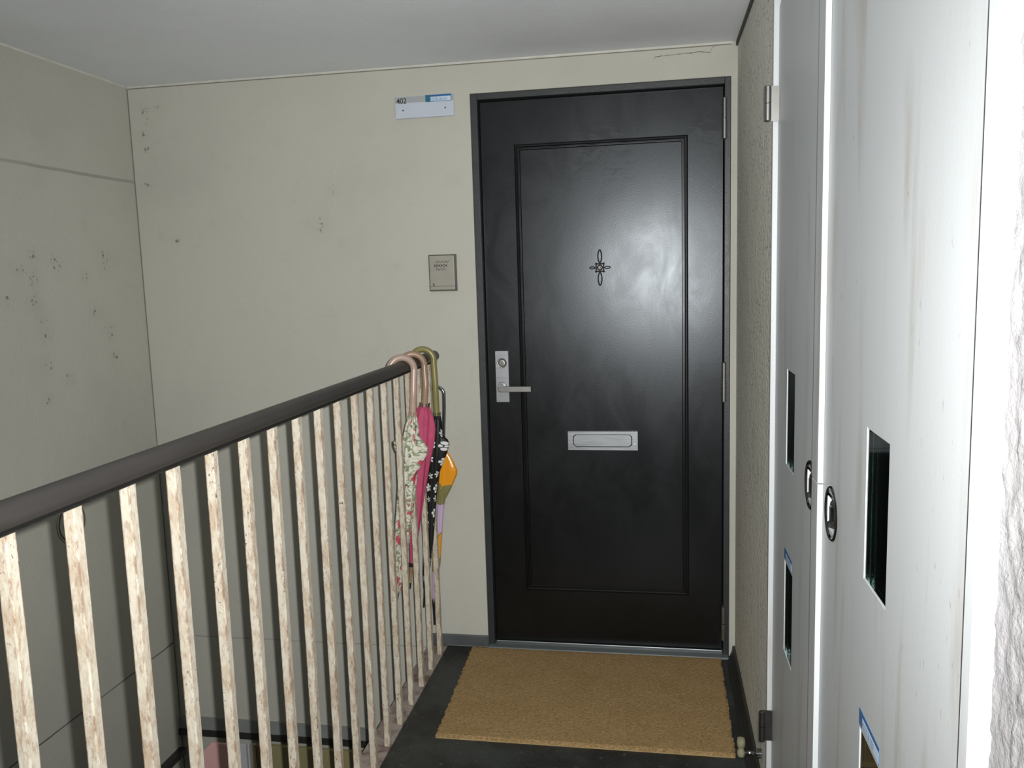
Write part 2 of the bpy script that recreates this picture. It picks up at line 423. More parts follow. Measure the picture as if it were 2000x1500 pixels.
class MB:
    """collects shapes (world metres); build() links them as one mesh object"""
    def __init__(self):
        self.v = []; self.f = []; self.uvs = {}
    def add(self, vs, fs):
        k = len(self.v)
        self.v += [tuple(p) for p in vs]
        self.f += [tuple(i + k for i in f) for f in fs]
        return self
    def box(self, x0, x1, y0, y1, z0, z1):
        return self.add([(x0, y0, z0), (x1, y0, z0), (x1, y1, z0), (x0, y1, z0), (x0, y0, z1), (x1, y0, z1), (x1, y1, z1), (x0, y1, z1)],
                        [(0, 3, 2, 1), (4, 5, 6, 7), (0, 1, 5, 4), (1, 2, 6, 5), (2, 3, 7, 6), (3, 0, 4, 7)])
    def tube(self, pts, r, n=16, cap=True):
        pts = [Vector(p) for p in pts]
        rs = r if isinstance(r, (list, tuple)) else [r] * len(pts)
        vs = []; fs = []
        tan = [(pts[min(i + 1, len(pts) - 1)] - pts[max(i - 1, 0)]).normalized() for i in range(len(pts))]
        ref = Vector((0, 0, 1)) if abs(tan[0].z) < 0.9 else Vector((1, 0, 0))
        a = tan[0].cross(ref).normalized()
        for i, p in enumerate(pts):
            a = (a - tan[i] * a.dot(tan[i])).normalized(); b = tan[i].cross(a)
            for k in range(n):
                th = 2 * math.pi * k / n
                vs.append(p + (a * math.cos(th) + b * math.sin(th)) * rs[i])
        for i in range(len(pts) - 1):
            for k in range(n):
                fs.append((i * n + k, i * n + (k + 1) % n, (i + 1) * n + (k + 1) % n, (i + 1) * n + k))
        if cap:
            fs.append(tuple(range(n))[::-1]); fs.append(tuple((len(pts) - 1) * n + k for k in range(n)))
        return self.add(vs, fs)
    def loop(self, pts, r, n=8):
        """closed tube"""
        pts = [Vector(p) for p in pts]; m = len(pts); vs = []; fs = []
        nrm = Vector((0, 1, 0))
        for i, p in enumerate(pts):
            tn = (pts[(i + 1) % m] - pts[i - 1]).normalized(); a = tn.cross(nrm).normalized()
            for k in range(n):
                th = 2 * math.pi * k / n
                vs.append(p + (a * math.cos(th) + nrm * math.sin(th)) * r)
        for i in range(m):
            j = (i + 1) % m
            for k in range(n):
                fs.append((i * n + k, i * n + (k + 1) % n, j * n + (k + 1) % n, j * n + k))
        return self.add(vs, fs)
    def lathe(self, c, axis, prof, n=40):
        """prof = (distance along axis, radius)"""
        axis = Vector(axis).normalized(); c = Vector(c)
        ref = Vector((0, 0, 1)) if abs(axis.z) < 0.9 else Vector((1, 0, 0))
        a = axis.cross(ref).normalized(); b = axis.cross(a)
        vs = []; fs = []
        for d, r in prof:
            for k in range(n):
                th = 2 * math.pi * k / n
                vs.append(c + axis * d + (a * math.cos(th) + b * math.sin(th)) * max(r, 1e-5))
        for i in range(len(prof) - 1):
            for k in range(n):
                fs.append((i * n + k, i * n + (k + 1) % n, (i + 1) * n + (k + 1) % n, (i + 1) * n + k))
        return self.add(vs, fs)
    def prism(self, poly, origin, ax, ay, depth):
        """flat polygon (u,v) spanned by ax, ay, thickened by the vector depth"""
        o = Vector(origin); ax = Vector(ax); ay = Vector(ay); d = Vector(depth); n = len(poly)
        vs = [o + ax * u + ay * w for u, w in poly] + [o + ax * u + ay * w + d for u, w in poly]
        fs = [tuple(range(n)), tuple(range(n, 2 * n))[::-1]] + [(i, i + n, (i + 1) % n + n, (i + 1) % n) for i in range(n)]
        return self.add(vs, fs)
    def plate(self, us, vs_, hole, place):
        """plate with rectangular holes on a grid; place(u, v, side) -> point, hole(i,j) -> bool"""
        nu, nv = len(us), len(vs_)
        V = [place(u, w, s) for s in (0, 1) for w in vs_ for u in us]
        idx = lambda i, j, s: s * nu * nv + j * nu + i
        F = []
        solid = lambda i, j: 0 <= i < nu - 1 and 0 <= j < nv - 1 and not hole(i, j)
        for i in range(nu - 1):
            for j in range(nv - 1):
                if not solid(i, j): continue
                F.append((idx(i, j, 0), idx(i + 1, j, 0), idx(i + 1, j + 1, 0), idx(i, j + 1, 0)))
                F.append((idx(i, j, 1), idx(i, j + 1, 1), idx(i + 1, j + 1, 1), idx(i + 1, j, 1)))
                for di, dj, e in ((-1, 0, ((i, j), (i, j + 1))), (1, 0, ((i + 1, j + 1), (i + 1, j))),
                                  (0, -1, ((i + 1, j), (i, j))), (0, 1, ((i, j + 1), (i + 1, j + 1)))):
                    if not solid(i + di, j + dj):
                        (p, q), (r, s) = e
                        F.append((idx(p, q, 0), idx(r, s, 0), idx(r, s, 1), idx(p, q, 1)))
        return self.add(V, F)
    def build(self, name, mat, parent=None, smooth=False, bevel=0.0, seg=2):
        o0 = org(parent)
        me = bpy.data.meshes.new(name)
        me.from_pydata([Vector(p) - o0 for p in self.v], [], self.f)
        bm = bmesh.new(); bm.from_mesh(me)
        bmesh.ops.recalc_face_normals(bm, faces=bm.faces)
        bm.to_mesh(me); bm.free()
        me.materials.append(M[mat])
        if smooth:
            me.polygons.foreach_set('use_smooth', [True] * len(me.polygons))
        ob = bpy.data.objects.new(name, me)
        COL.objects.link(ob)
        if parent is not None:
            ob.parent = parent
        if bevel:
            m = ob.modifiers.new('bevel', 'BEVEL'); m.width = bevel; m.segments = seg; m.limit_method = 'ANGLE'
            m.angle_limit = math.radians(40)
        return ob

def auto_smooth(ob, deg=35):
    bm = bmesh.new(); bm.from_mesh(ob.data)
    for e in bm.edges:
        if len(e.link_faces) == 2 and e.calc_face_angle(0) > math.radians(deg):
            e.smooth = False
    for fc in bm.faces: fc.smooth = True
    bm.to_mesh(ob.data); bm.free()
    return ob

def empty(name, loc):
    o = bpy.data.objects.new(name, None); o.empty_display_size = 0.05
    COL.objects.link(o); o.location = loc
    return o
def tag(o, label=None, cat=None, group=None, kind=None):
    if label: o['label'] = label
    if cat: o['category'] = cat
    if group: o['group'] = group
    if kind: o['kind'] = kind
    return o
def text(name, body, size, origin, mat, parent, ax=(1, 0, 0), ay=(0, 0, 1), sx=1.0, shear=0.0, bold=0.0):
    """flat lettering as a mesh"""
    cu = bpy.data.curves.new('txt', 'FONT'); cu.body = body; cu.size = size; cu.extrude = 0.0; cu.shear = shear
    cu.offset = bold
    to = bpy.data.objects.new('txt', cu); COL.objects.link(to)
    bpy.context.view_layer.update()
    dg = bpy.context.evaluated_depsgraph_get()
    me = bpy.data.meshes.new_from_object(to.evaluated_get(dg))
    bpy.data.objects.remove(to); bpy.data.curves.remove(cu)
    o0 = org(parent); ax = Vector(ax); ay = Vector(ay); o = Vector(origin)
    for v in me.vertices:
        v.co = o + ax * (v.co.x * sx) + ay * v.co.y - o0
    me.name = name; me.materials.clear(); me.materials.append(M[mat])
    ob = bpy.data.objects.new(name, me); COL.objects.link(ob); ob.parent = parent
    return ob

def rrect(x0, x1, z0, z1, r, n=8):
    pts = []
    for cx, cz, a0 in ((x1 - r, z1 - r, 0), (x0 + r, z1 - r, 90), (x0 + r, z0 + r, 180), (x1 - r, z0 + r, 270)):
        for k in range(n + 1):
            a = math.radians(a0 + 90 * k / n); pts.append((cx + r * math.cos(a), cz + r * math.sin(a)))
    return pts

# ------------------------------------------------------------------ the setting
YB = -1.3            # the landing goes on behind the photographer
# back wall with the doorway
DX0, DX1, DZ1 = -0.641, 0.2515, 2.043
us = [XL, DX0, DX1, XR + 0.12]; vs_ = [-1.6, -0.18, DZ1, ZC]
wb = MB().plate(us, vs_, lambda i, j: i == 1 and j == 1, lambda u, w, s: (u, D + 0.13 * s, w)).build('wall_back', 'wall_back_paint')
tag(wb, 'cream plastered end wall around the black door', 'wall', kind='structure')
wl = MB().box(XL - 0.12, XL, YB, D + 0.13, -1.6, ZC).build('wall_left', 'wall_left_paint')
tag(wl, 'cream concrete wall on the far side of the stairwell', 'wall', kind='structure')
ce = MB().box(XL - 0.12, XR + 0.42, YB, D + 0.13, ZC, ZC + 0.12).build('ceiling', 'ceiling_paint')
tag(ce, 'flat bluish grey sprayed ceiling', 'ceiling', kind='structure')
fo = MB().box(-0.800, XR, YB, D, -0.18, 0.0).build('floor', 'floor_paint')
tag(fo, 'dark grey painted landing floor under the doormat', 'floor', kind='structure')
cb = MB().box(-0.877, -0.800, YB, D, -0.18, 0.004).build('curb', 'curb_paint', fo, bevel=0.004)
cb['label'] = 'stained pinkish grey curb at the landing edge'
wr = MB().box(XR, XR + 0.12, 2.045, D, 0.0, ZC).build('wall_right', 'wall_right_paint')
tag(wr, 'rough pitted plaster wall between the door and the metal cabinet', 'wall', kind='structure')
XN = 0.283
wn = MB()
ny, nz = 130, 330
ys = [YB + 0.0, 0.0] + [0.30 + (0.736 - 0.30) * i / ny for i in range(ny + 1)]
zs = [0.0 + ZC * j / nz for j in range(nz + 1)]
V = []; Fc = []
from mathutils import noise as mn
for z in zs:
    for y in ys:
        d = 0.0
        if y > 0.29:
            q = Vector((y * 75, z * 45, 0.0))
            h1 = mn.noise(q); h2 = mn.noise(q * 2.7 + Vector((5, 1, 2)))
            d = 0.0032 * max(-0.25, min(0.35, h1)) + 0.0016 * h2 + 0.0007 * mn.noise(q * 7)
        if y > 0.733: d = min(d, 0.002)
        V.append((XN - d, y, z))
w_ = len(ys)
for j in range(len(zs) - 1):
    for i in range(w_ - 1):
        Fc.append((j * w_ + i, j * w_ + i + 1, (j + 1) * w_ + i + 1, (j + 1) * w_ + i))
wn.add(V, Fc).box(XN + 0.01, XN + 0.13, YB, 0.734, 0.0, ZC)
wno = wn.build('wall_near', 'stucco_paint', smooth=True)
auto_smooth(wno, 60)
tag(wno, 'bright coarse stucco wall at the right edge beside the cabinet', 'wall', kind='structure')
lo = MB().box(XL, -0.40, YB, D, -1.52, -1.40).build('floor_lower', 'floor_paint')
tag(lo, 'dark floor of the lower half landing', 'floor', kind='structure')
wq = MB().box(-0.52, -0.40, YB, D, -1.40, -0.18).build('wall_lower', 'wall_left_paint')
tag(wq, 'plastered wall under the landing slab', 'wall', kind='structure')

# skirtings, cove and joints
o = MB().box(-0.876, DX0 + 0.001, D - 0.010, D, 0.0045, 0.048).build('baseboard_back', 'slate_paint', bevel=0.003)
tag(o, 'slate grey painted skirting left of the door', 'baseboard', kind='structure')
pts = [(0, 0), (0, 0.050), (-0.008, 0.050), (-0.011, 0.030), (-0.018, 0.012), (-0.030, 0.0015), (-0.030, 0.0)]
o = MB().prism(pts, (XR, 2.05, 0.0), (1, 0, 0), (0, 0, 1), (0, D - 2.05, 0)).build('baseboard_right', 'cove_dark')
tag(o, 'dark coved skirting at the foot of the rough right wall', 'baseboard', kind='structure')
o = MB().box(XL, -0.877, D - 0.010, D, -0.414, -0.362).build('trim_1', 'band_grey')
tag(o, 'slate grey band on the end wall low in the stairwell', 'trim', kind='structure')
o = MB().box(XL, XL + 0.03, YB, D - 0.022, -0.515, -0.490).build('trim_2', 'cove_dark')
tag(o, 'thin dark ledge on the side wall low in the stairwell', 'trim', kind='structure')
o = MB().box(XL, -0.877, D - 0.020, D, -0.438, -0.414).build('trim_3', 'cove_dark')
tag(o, 'thin dark ledge under the slate band on the end wall', 'trim', kind='structure')
o = MB().prism([(0, 0), (-0.006, 0), (0, -0.006)], (XL + 0.001, D, ZC), (0, 1, 0), (0, 0, 1), (XR - XL - 0.02, 0, 0)).build('trim_4', 'caulk')
tag(o, 'pale caulk line where the end wall meets the ceiling', 'trim', kind='structure')
MB().box(XL + 0.006, XR - 0.02, D - 0.0008, D, ZC - 0.0095, ZC - 0.006).build('joint_line', 'joint_grey', o)
o = MB().prism([(0, 0), (0.005, 0), (0, -0.005)], (XL, YB, ZC), (1, 0, 0), (0, 0, 1), (0, D - YB - 0.01, 0)).build('trim_5', 'caulk')
tag(o, 'pale caulk line where the side wall meets the ceiling', 'trim', kind='structure')
o = MB().box(XR - 0.006, XR, 2.0, D, ZC - 0.014, ZC - 0.0005).build('trim_6', 'gap_dark')
tag(o, 'dark joint strip between ceiling and rough right wall', 'trim', kind='structure')

MB().box(XL, XL + 0.0028, D - 0.0028, D, -1.4, ZC - 0.006).build('corner_joint', 'joint_grey', wl)
# hairline crack over the door: a thin ribbon sunk in the plaster
cr_px = [(1277, 115), (1280, 111), (1305, 108), (1330, 105), (1352, 103), (1366, 101), (1386, 103), (1392, 93), (1398, 86), (1420, 84)]
cm = MB()
pp = [atY(x, y, D) for x, y in cr_px]
pp2 = []
for a, b in zip(pp[:-1], pp[1:]):
    for k in range(4):
        q = a.lerp(b, k / 4); pp2.append(q + Vector((random.uniform(-1, 1) * 0.001, 0, random.uniform(-1, 1) * 0.001)))
pp2.append(pp[-1])
for a, b in zip(pp2[:-1], pp2[1:]):
    w = random.uniform(0.0005, 0.0013)
    cm.add([a + Vector((0, -0.0006, -w)), b + Vector((0, -0.0006, -w)), b + Vector((0, -0.0006, w)), a + Vector((0, -0.0006, w))], [(0, 1, 2, 3)])
ck = cm.build('crack', 'gap_dark', wb)
ck['label'] = 'hairline crack over the door'

# round plugged hole in the left wall, half behind a bar
hp = atX(139, 1020, XL)
pl = MB().lathe(hp, (1, 0, 0), [(0.0, 0.070), (0.003, 0.070), (0.004, 0.066), (0.004, 0.060), (0.0015, 0.056), (0.0015, 0.0)], 36)
ring = auto_smooth(pl.build('hole_cover', 'wall_left_paint', wl))
MB().lathe(hp, (1, 0, 0), [(0.0042, 0.0660), (0.0050, 0.0645), (0.0050, 0.0605), (0.0042, 0.0590)], 40).build('hole_rim', 'hole_grey', wl)
core = MB().lathe(hp, (1, 0, 0), [(0.0020, 0.034), (0.0022, 0.030), (0.0022, 0.0)], 30).build('hole_plug', 'gap_dark', wl)
core['label'] = 'dark round plug in the wall'

# ------------------------------------------------------------------ entrance door
YF = D + 0.035                       # front of the leaf
door = tag(empty('door_1', (-0.195, YF, 0.0)), 'black panelled metal entrance door with letter slot and lever', 'door', kind='structure')
f = MB()
f.box(DX0 + 0.0005, DX0 + 0.024, D + 0.006, D + 0.11, 0.0, DZ1 - 0.0005)
f.box(DX1 - 0.020, DX1 - 0.0005, D + 0.006, D + 0.11, 0.0, DZ1 - 0.0005)
f.box(DX0 + 0.024, DX1 - 0.020, D + 0.006, D + 0.11, DZ1 - 0.021, DZ1 - 0.0005)
f.build('door_frame', 'frame_paint', door, bevel=0.0015)
LX0, LX1, LZ0, LZ1 = DX0 + 0.027, DX1 - 0.0225, 0.020, DZ1 - 0.0245
leaf = MB().box(LX0, LX1, YF, YF + 0.04, LZ0, LZ1).build('door_leaf', 'door_paint', door, bevel=0.0015)
# raised moulding frame around the panel
px0, px1, pz0, pz1 = -0.494, 0.111, 0.220, 1.866
prof = [(0, 0), (0.0015, 0.004), (0.005, 0.0065), (0.009, 0.007), (0.0115, 0.005), (0.0125, 0.002), (0.0145, 0.002), (0.016, 0.0035), (0.019, 0.0035), (0.0215, 0)]
mo = MB(); V = []; Fc = []
for k, (sx, sz) in enumerate(((0, 0), (1, 0), (1, 1), (0, 1))):
    for u, h in prof:
        V.append(((px0 + u) if sx == 0 else (px1 - u), YF - h, (pz0 + u) if sz == 0 else (pz1 - u)))
n = len(prof)
for k in range(4):
    for i in range(n - 1):
        Fc.append((k * n + i, ((k + 1) % 4) * n + i, ((k + 1) % 4) * n + i + 1, k * n + i + 1))
mo.add(V, Fc).build('panel_moulding', 'door_paint', door)
# threshold
MB().box(DX0 + 0.001, DX1 - 0.001, D - 0.018, D + 0.11, 0.0, 0.010).build('threshold', 'threshold_grey', door, bevel=0.003)
MB().box(LX0, LX1, D + 0.0285, D + 0.10, 0.010, 0.0165).build('sill_strip', 'steel', door, bevel=0.001)
# hinges
for z0, z1 in ((1.838, 1.978), (0.942, 1.086), (0.066, 0.196)):
    hx, hy = 0.2310, D + 0.003
    zm = (z0 + z1) / 2
    h = MB().lathe((hx, hy, z0), (0, 0, 1), [(0, 0), (0.001, 0.004), (0.004, 0.0082), (zm - z0 - 0.001, 0.0082), (zm - z0 - 0.001, 0.0)], 20)
    h.lathe((hx, hy, zm), (0, 0, 1), [(0.001, 0), (0.001, 0.0074), (z1 - zm - 0.004, 0.0074), (z1 - zm - 0.001, 0.004), (z1 - zm, 0)], 20)
    h.box(hx - 0.004, hx + 0.001, hy, YF, z0 + 0.004, z1 - 0.004)
    auto_smooth(h.build('hinge', 'steel_dull', door))
# lock plate, cylinder and lever
ylk = YF - 0.006
lk = MB().prism(rrect(-0.5855, -0.536, 0.942, 1.133, 0.003, 3), (0, YF, 0), (1, 0, 0), (0, 0, 1), (0, -0.006, 0)).build('lock_plate', 'steel', door, bevel=0.0012)
kc = MB().lathe((-0.5605, ylk, 1.088), (0, -1, 0), [(0, 0.0180), (0.002, 0.0180), (0.0035, 0.0165), (0.0030, 0.0140), (0.0045, 0.0125), (0.0050, 0.0085), (0.0042, 0.0080), (0.0042, 0.0)], 36)
auto_smooth(kc.build('key_cylinder', 'steel_dull', lk))
MB().box(-0.5613, -0.5597, ylk - 0.0052, ylk - 0.004, 1.083, 1.092).build('keyhole', 'black_hole', lk)
rs_ = MB().lathe((-0.5605, ylk, 0.999), (0, -1, 0), [(0, 0.0185), (0.003, 0.0185), (0.0045, 0.017), (0.0045, 0.011), (0.030, 0.0095), (0.030, 0.0)], 36)
auto_smooth(rs_.build('lever_rose', 'steel', lk))
lev = [(-0.4495, 0.0), (-0.4495, 0.0205)]
arc = [(-0.5605 + 0.012 * math.cos(math.radians(a)) * 1.0, 0.01025 + 0.01025 * math.sin(math.radians(a))) for a in range(90, 271, 15)]
lv_ = MB().prism([(u, w) for u, w in lev] + arc, (0, ylk - 0.026, 0.985), (1, 0, 0), (0, 0, 1), (0, -0.011, 0)).build('lever', 'steel_dull', lk, bevel=0.0015)
# letter slot
sl = MB()
out_ = rrect(-0.3235, -0.0685, 0.764, 0.834, 0.0015, 2); inn = rrect(-0.3035, -0.0905, 0.776, 0.822, 0.014, 10)
def ring_plate(mb, outer_rect, inner, y0, y1):
    x0, x1, z0, z1 = outer_rect; cx, cz = (x0 + x1) / 2, (z0 + z1) / 2
    outer = []
    for u, w in inner:
        du, dw = u - cx, w - cz
        s = min((x1 - cx) / abs(du) if abs(du) > 1e-6 else 1e9, (z1 - cz) / abs(dw) if abs(dw) > 1e-6 else 1e9)
        outer.append((cx + du * s, cz + dw * s))
    n = len(inner)
    # make sure that the corners are present
    for tx, tz in ((x0, z0), (x0, z1), (x1, z0), (x1, z1)):
        k = min(range(n), key=lambda i: (outer[i][0] - tx) ** 2 + (outer[i][1] - tz) ** 2); outer[k] = (tx, tz)
    V = [(u, y0, w) for u, w in outer] + [(u, y0, w) for u, w in inner] + [(u, y1, w) for u, w in outer] + [(u, y1, w) for u, w in inner]
    F = []
    for i in range(n):
        j = (i + 1) % n
        F += [(i, j, n + j, n + i), (2 * n + i, 3 * n + i, 3 * n + j, 2 * n + j), (i, 2 * n + i, 2 * n + j, j), (n + i, n + j, 3 * n + j, 3 * n + i)]
    mb.add(V, F)
ring_plate(sl, (-0.3235, -0.0685, 0.764, 0.834), inn, YF - 0.007, YF)
sl_ob = sl.build('letter_slot', 'steel', door, bevel=0.0012)
MB().prism(rrect(-0.3020, -0.0920, 0.7775, 0.8205, 0.0130, 10), (0, YF, 0), (1, 0, 0), (0, 0, 1), (0, -0.0055, 0)).build('slot_flap', 'steel', sl_ob, bevel=0.001)
for dz in (0.806, 0.787):
    MB().lathe((-0.080, YF - 0.007, dz), (0, -1, 0), [(0, 0.0022), (0.001, 0.0018), (0.0014, 0)], 12).build('rivet', 'chrome', sl_ob)
# wrought ornament around the peephole
ox, oz, oy = -0.196, 1.4245, YF - 0.0045
orn = MB()
def marq(cx, cz, L, W, ang, n=28):
    pts = []
    for k in range(n):
        a = 2 * math.pi * k / n
        u = L / 2 * math.cos(a); w = W / 2 * math.sin(a) * (abs(math.sin(a)) ** 0.35)
        pts.append((cx + u * math.cos(ang) - w * math.sin(ang), oy, cz + u * math.sin(ang) + w * math.cos(ang)))
    return pts
for s in (1, -1):
    orn.loop(marq(ox, oz + s * 0.0395, 0.046, 0.0135, math.pi / 2), 0.0022)
    orn.loop(marq(ox + s * 0.0265, oz, 0.020, 0.0075, 0.0), 0.0018)
    orn.tube([(ox, oy, oz + s * 0.0135), (ox, oy, oz + s * 0.018)], 0.0024, 8)
rr = []
for k in range(64):
    a = 2 * math.pi * k / 64
    rad_ = 0.0145 + 0.0022 * math.cos(4 * a + math.pi)
    rr.append((ox + rad_ * math.cos(a), oy, oz + rad_ * math.sin(a)))
orn.loop(rr, 0.0021)
for q in range(4):
    a = math.pi / 4 + q * math.pi / 2
    for da in (-0.55, 0.0, 0.55):
        s0 = Vector((ox + 0.016 * math.cos(a), oy, oz + 0.016 * math.sin(a)))
        orn.tube([s0, s0 + Vector((0.0075 * math.cos(a + da), 0, 0.0075 * math.sin(a + da)))], [0.0016, 0.0011], 8)
oo = auto_smooth(orn.build('peephole_ornament', 'iron', door))
ph = MB().lathe((ox, YF, oz), (0, -1, 0), [(0, 0.0105), (0.004, 0.0105), (0.005, 0.0085), (0.004, 0.0070), (0.0055, 0.0058), (0.0055, 0.0040), (0.004, 0.0036), (0.0035, 0)], 28)
auto_smooth(ph.build('peephole', 'steel_dark', oo))

# ------------------------------------------------------------------ number plate over the intercom
np_ = tag(empty('number_plate', (-0.805, D, 1.970)), 'white plastic name plate numbered 402 high on the wall left of the door', 'sign')
MB().box(-0.9115, -0.697, D - 0.010, D, 1.971, 2.046).build('plate', 'plate_white', np_, bevel=0.002)
MB().box(-0.9105, -0.698, D - 0.0106, D - 0.0101, 2.024, 2.0445).build('grey_strip', 'plate_grey', np_)
MB().box(-0.9115, -0.697, D - 0.0125, D - 0.010, 1.971, 1.976).build('bottom_lip', 'plate_white', np_)
text('number', '402', 0.0265, (-0.9045, D - 0.0112, 2.0225), 'ink', np_, sx=0.92, bold=0.0004)
for qx, qz in ((atY(789, 217, D).x, atY(789, 217, D).z), (atY(871, 211, D).x, atY(871, 211, D).z)):
    MB().lathe((qx, D - 0.010, qz), (0, -1, 0), [(0, 0.0030), (0.0008, 0.0026), (0.0012, 0)], 12).build('screw', 'steel_dark', np_)
sx0, sz0 = -0.7985, 2.0225
st = MB().box(sx0, sx0 + 0.094, D - 0.0112, D - 0.0107, sz0, sz0 + 0.0235).build('phone_sticker', 'sticker_blue', np_)
MB().prism([(0, 0), (0.020, 0), (0.020, 0.0235), (0, 0.0235)], (sx0, D - 0.0113, sz0), (1, 0, 0), (0, 0, 1), (0, -0.0002, 0)).build('sticker_emblem', 'sticker_teal', st)
MB().box(sx0 + 0.019, sx0 + 0.092, D - 0.0116, D - 0.0113, sz0 + 0.0015, sz0 + 0.0165).build('sticker_field', 'sticker_white', st)
text('sticker_digits', '42/333.36.1333', 0.0135, (sx0 + 0.0205, D - 0.0118, sz0 + 0.0040), 'sticker_ink', st, sx=0.70, shear=0.15)

# ------------------------------------------------------------------ intercom
ic = tag(empty('intercom', (-0.760, D, 1.357)), 'small square beige door intercom with zigzag speaker slots', 'intercom')
MB().box(-0.8115, -0.7095, D - 0.012, D, 1.357, 1.4885).build('housing', 'intercom_body', ic, bevel=0.0015)
MB().box(-0.8075, -0.7150, D - 0.018, D - 0.012, 1.3615, 1.4845).build('face_plate', 'intercom_face', ic, bevel=0.0025, seg=3)
g = MB()
yg = D - 0.0184
for r in range(4):
    zr = 1.4660 - r * 0.0115
    nn_ = (4, 4, 4, 3)[r]; xs0 = -0.7895 if r in (1, 2) else -0.7835
    up = -1 if r in (0, 1) else 1
    for k in range(nn_):
        for s in (-1, 1):
            x0 = xs0 + k * 0.0125 + (0.0065 if s > 0 else 0.0)
            za, zb = (zr, zr + 0.0075 * up) if s < 0 else (zr + 0.0075 * up, zr)
            dx, dz = 0.0042, zb - za
            a = Vector((x0, yg, za)); b = Vector((x0 + dx, yg, zb)); nrm = Vector((-(b - a).z, 0, (b - a).x)).normalized() * 0.0010
            g.add([a - nrm, b - nrm, b + nrm, a + nrm], [(0, 1, 2, 3)])
tag(g.build('speaker_slots', 'intercom_groove', ic), kind='stuff')
MB().box(-0.8075, -0.7150, D - 0.0186, D - 0.018, 1.3745, 1.3755).build('face_seam', 'intercom_groove', ic)
MB().box(-0.7960, -0.7905, D - 0.0205, D - 0.018, 1.3765, 1.3860).build('call_button', 'intercom_body', ic, bevel=0.0008)

# ------------------------------------------------------------------ stair railing
XB = -0.810
rl = tag(empty('stair_railing', (XB, 1.3, 0.0)), 'rusty cream bar railing with dark handrail along the stairwell', 'railing')
hr = MB()
prof = [(0.0215 * math.cos(math.radians(a)), 0.0215 * math.sin(math.radians(a)) * (1.0 if a <= 180 else 0.80)) for a in range(0, 360, 12)]
hr.prism(prof, (XB, YB + 0.1, 1.1195), (1, 0, 0), (0, 0, 1), (0, D - YB - 0.1 - 0.001, 0))
auto_smooth(hr.build('handrail', 'rail_vinyl', rl), 50)
MB().box(XB - 0.008, XB + 0.0155, YB + 0.1, D - 0.001, 1.1010, 1.1023).build('flat_bar', 'steel_dull', rl)
bw = 0.0186
b0 = None
for k in range(-8, 17):
    yb = 0.892 + 0.1242 * k - 0.0025
    if b0 is None:
        mbar = MB().box(-bw / 2, bw / 2, -bw / 2, bw / 2, 0.0042, 1.1010)
        b0 = mbar.build('baluster', 'bar_paint', None, bevel=0.0022)
        bpos = b0
    else:
        bpos = b0.copy(); COL.objects.link(bpos)
    bpos.parent = rl
    bpos.location = Vector((0.0, yb - 1.3, 0.0))
MB().box(XB - 0.004, XB + 0.004, 2.879 + 0.013, D - 0.001, 1.028, 1.046).build('wall_bracket', 'bar_paint', rl, bevel=0.001)

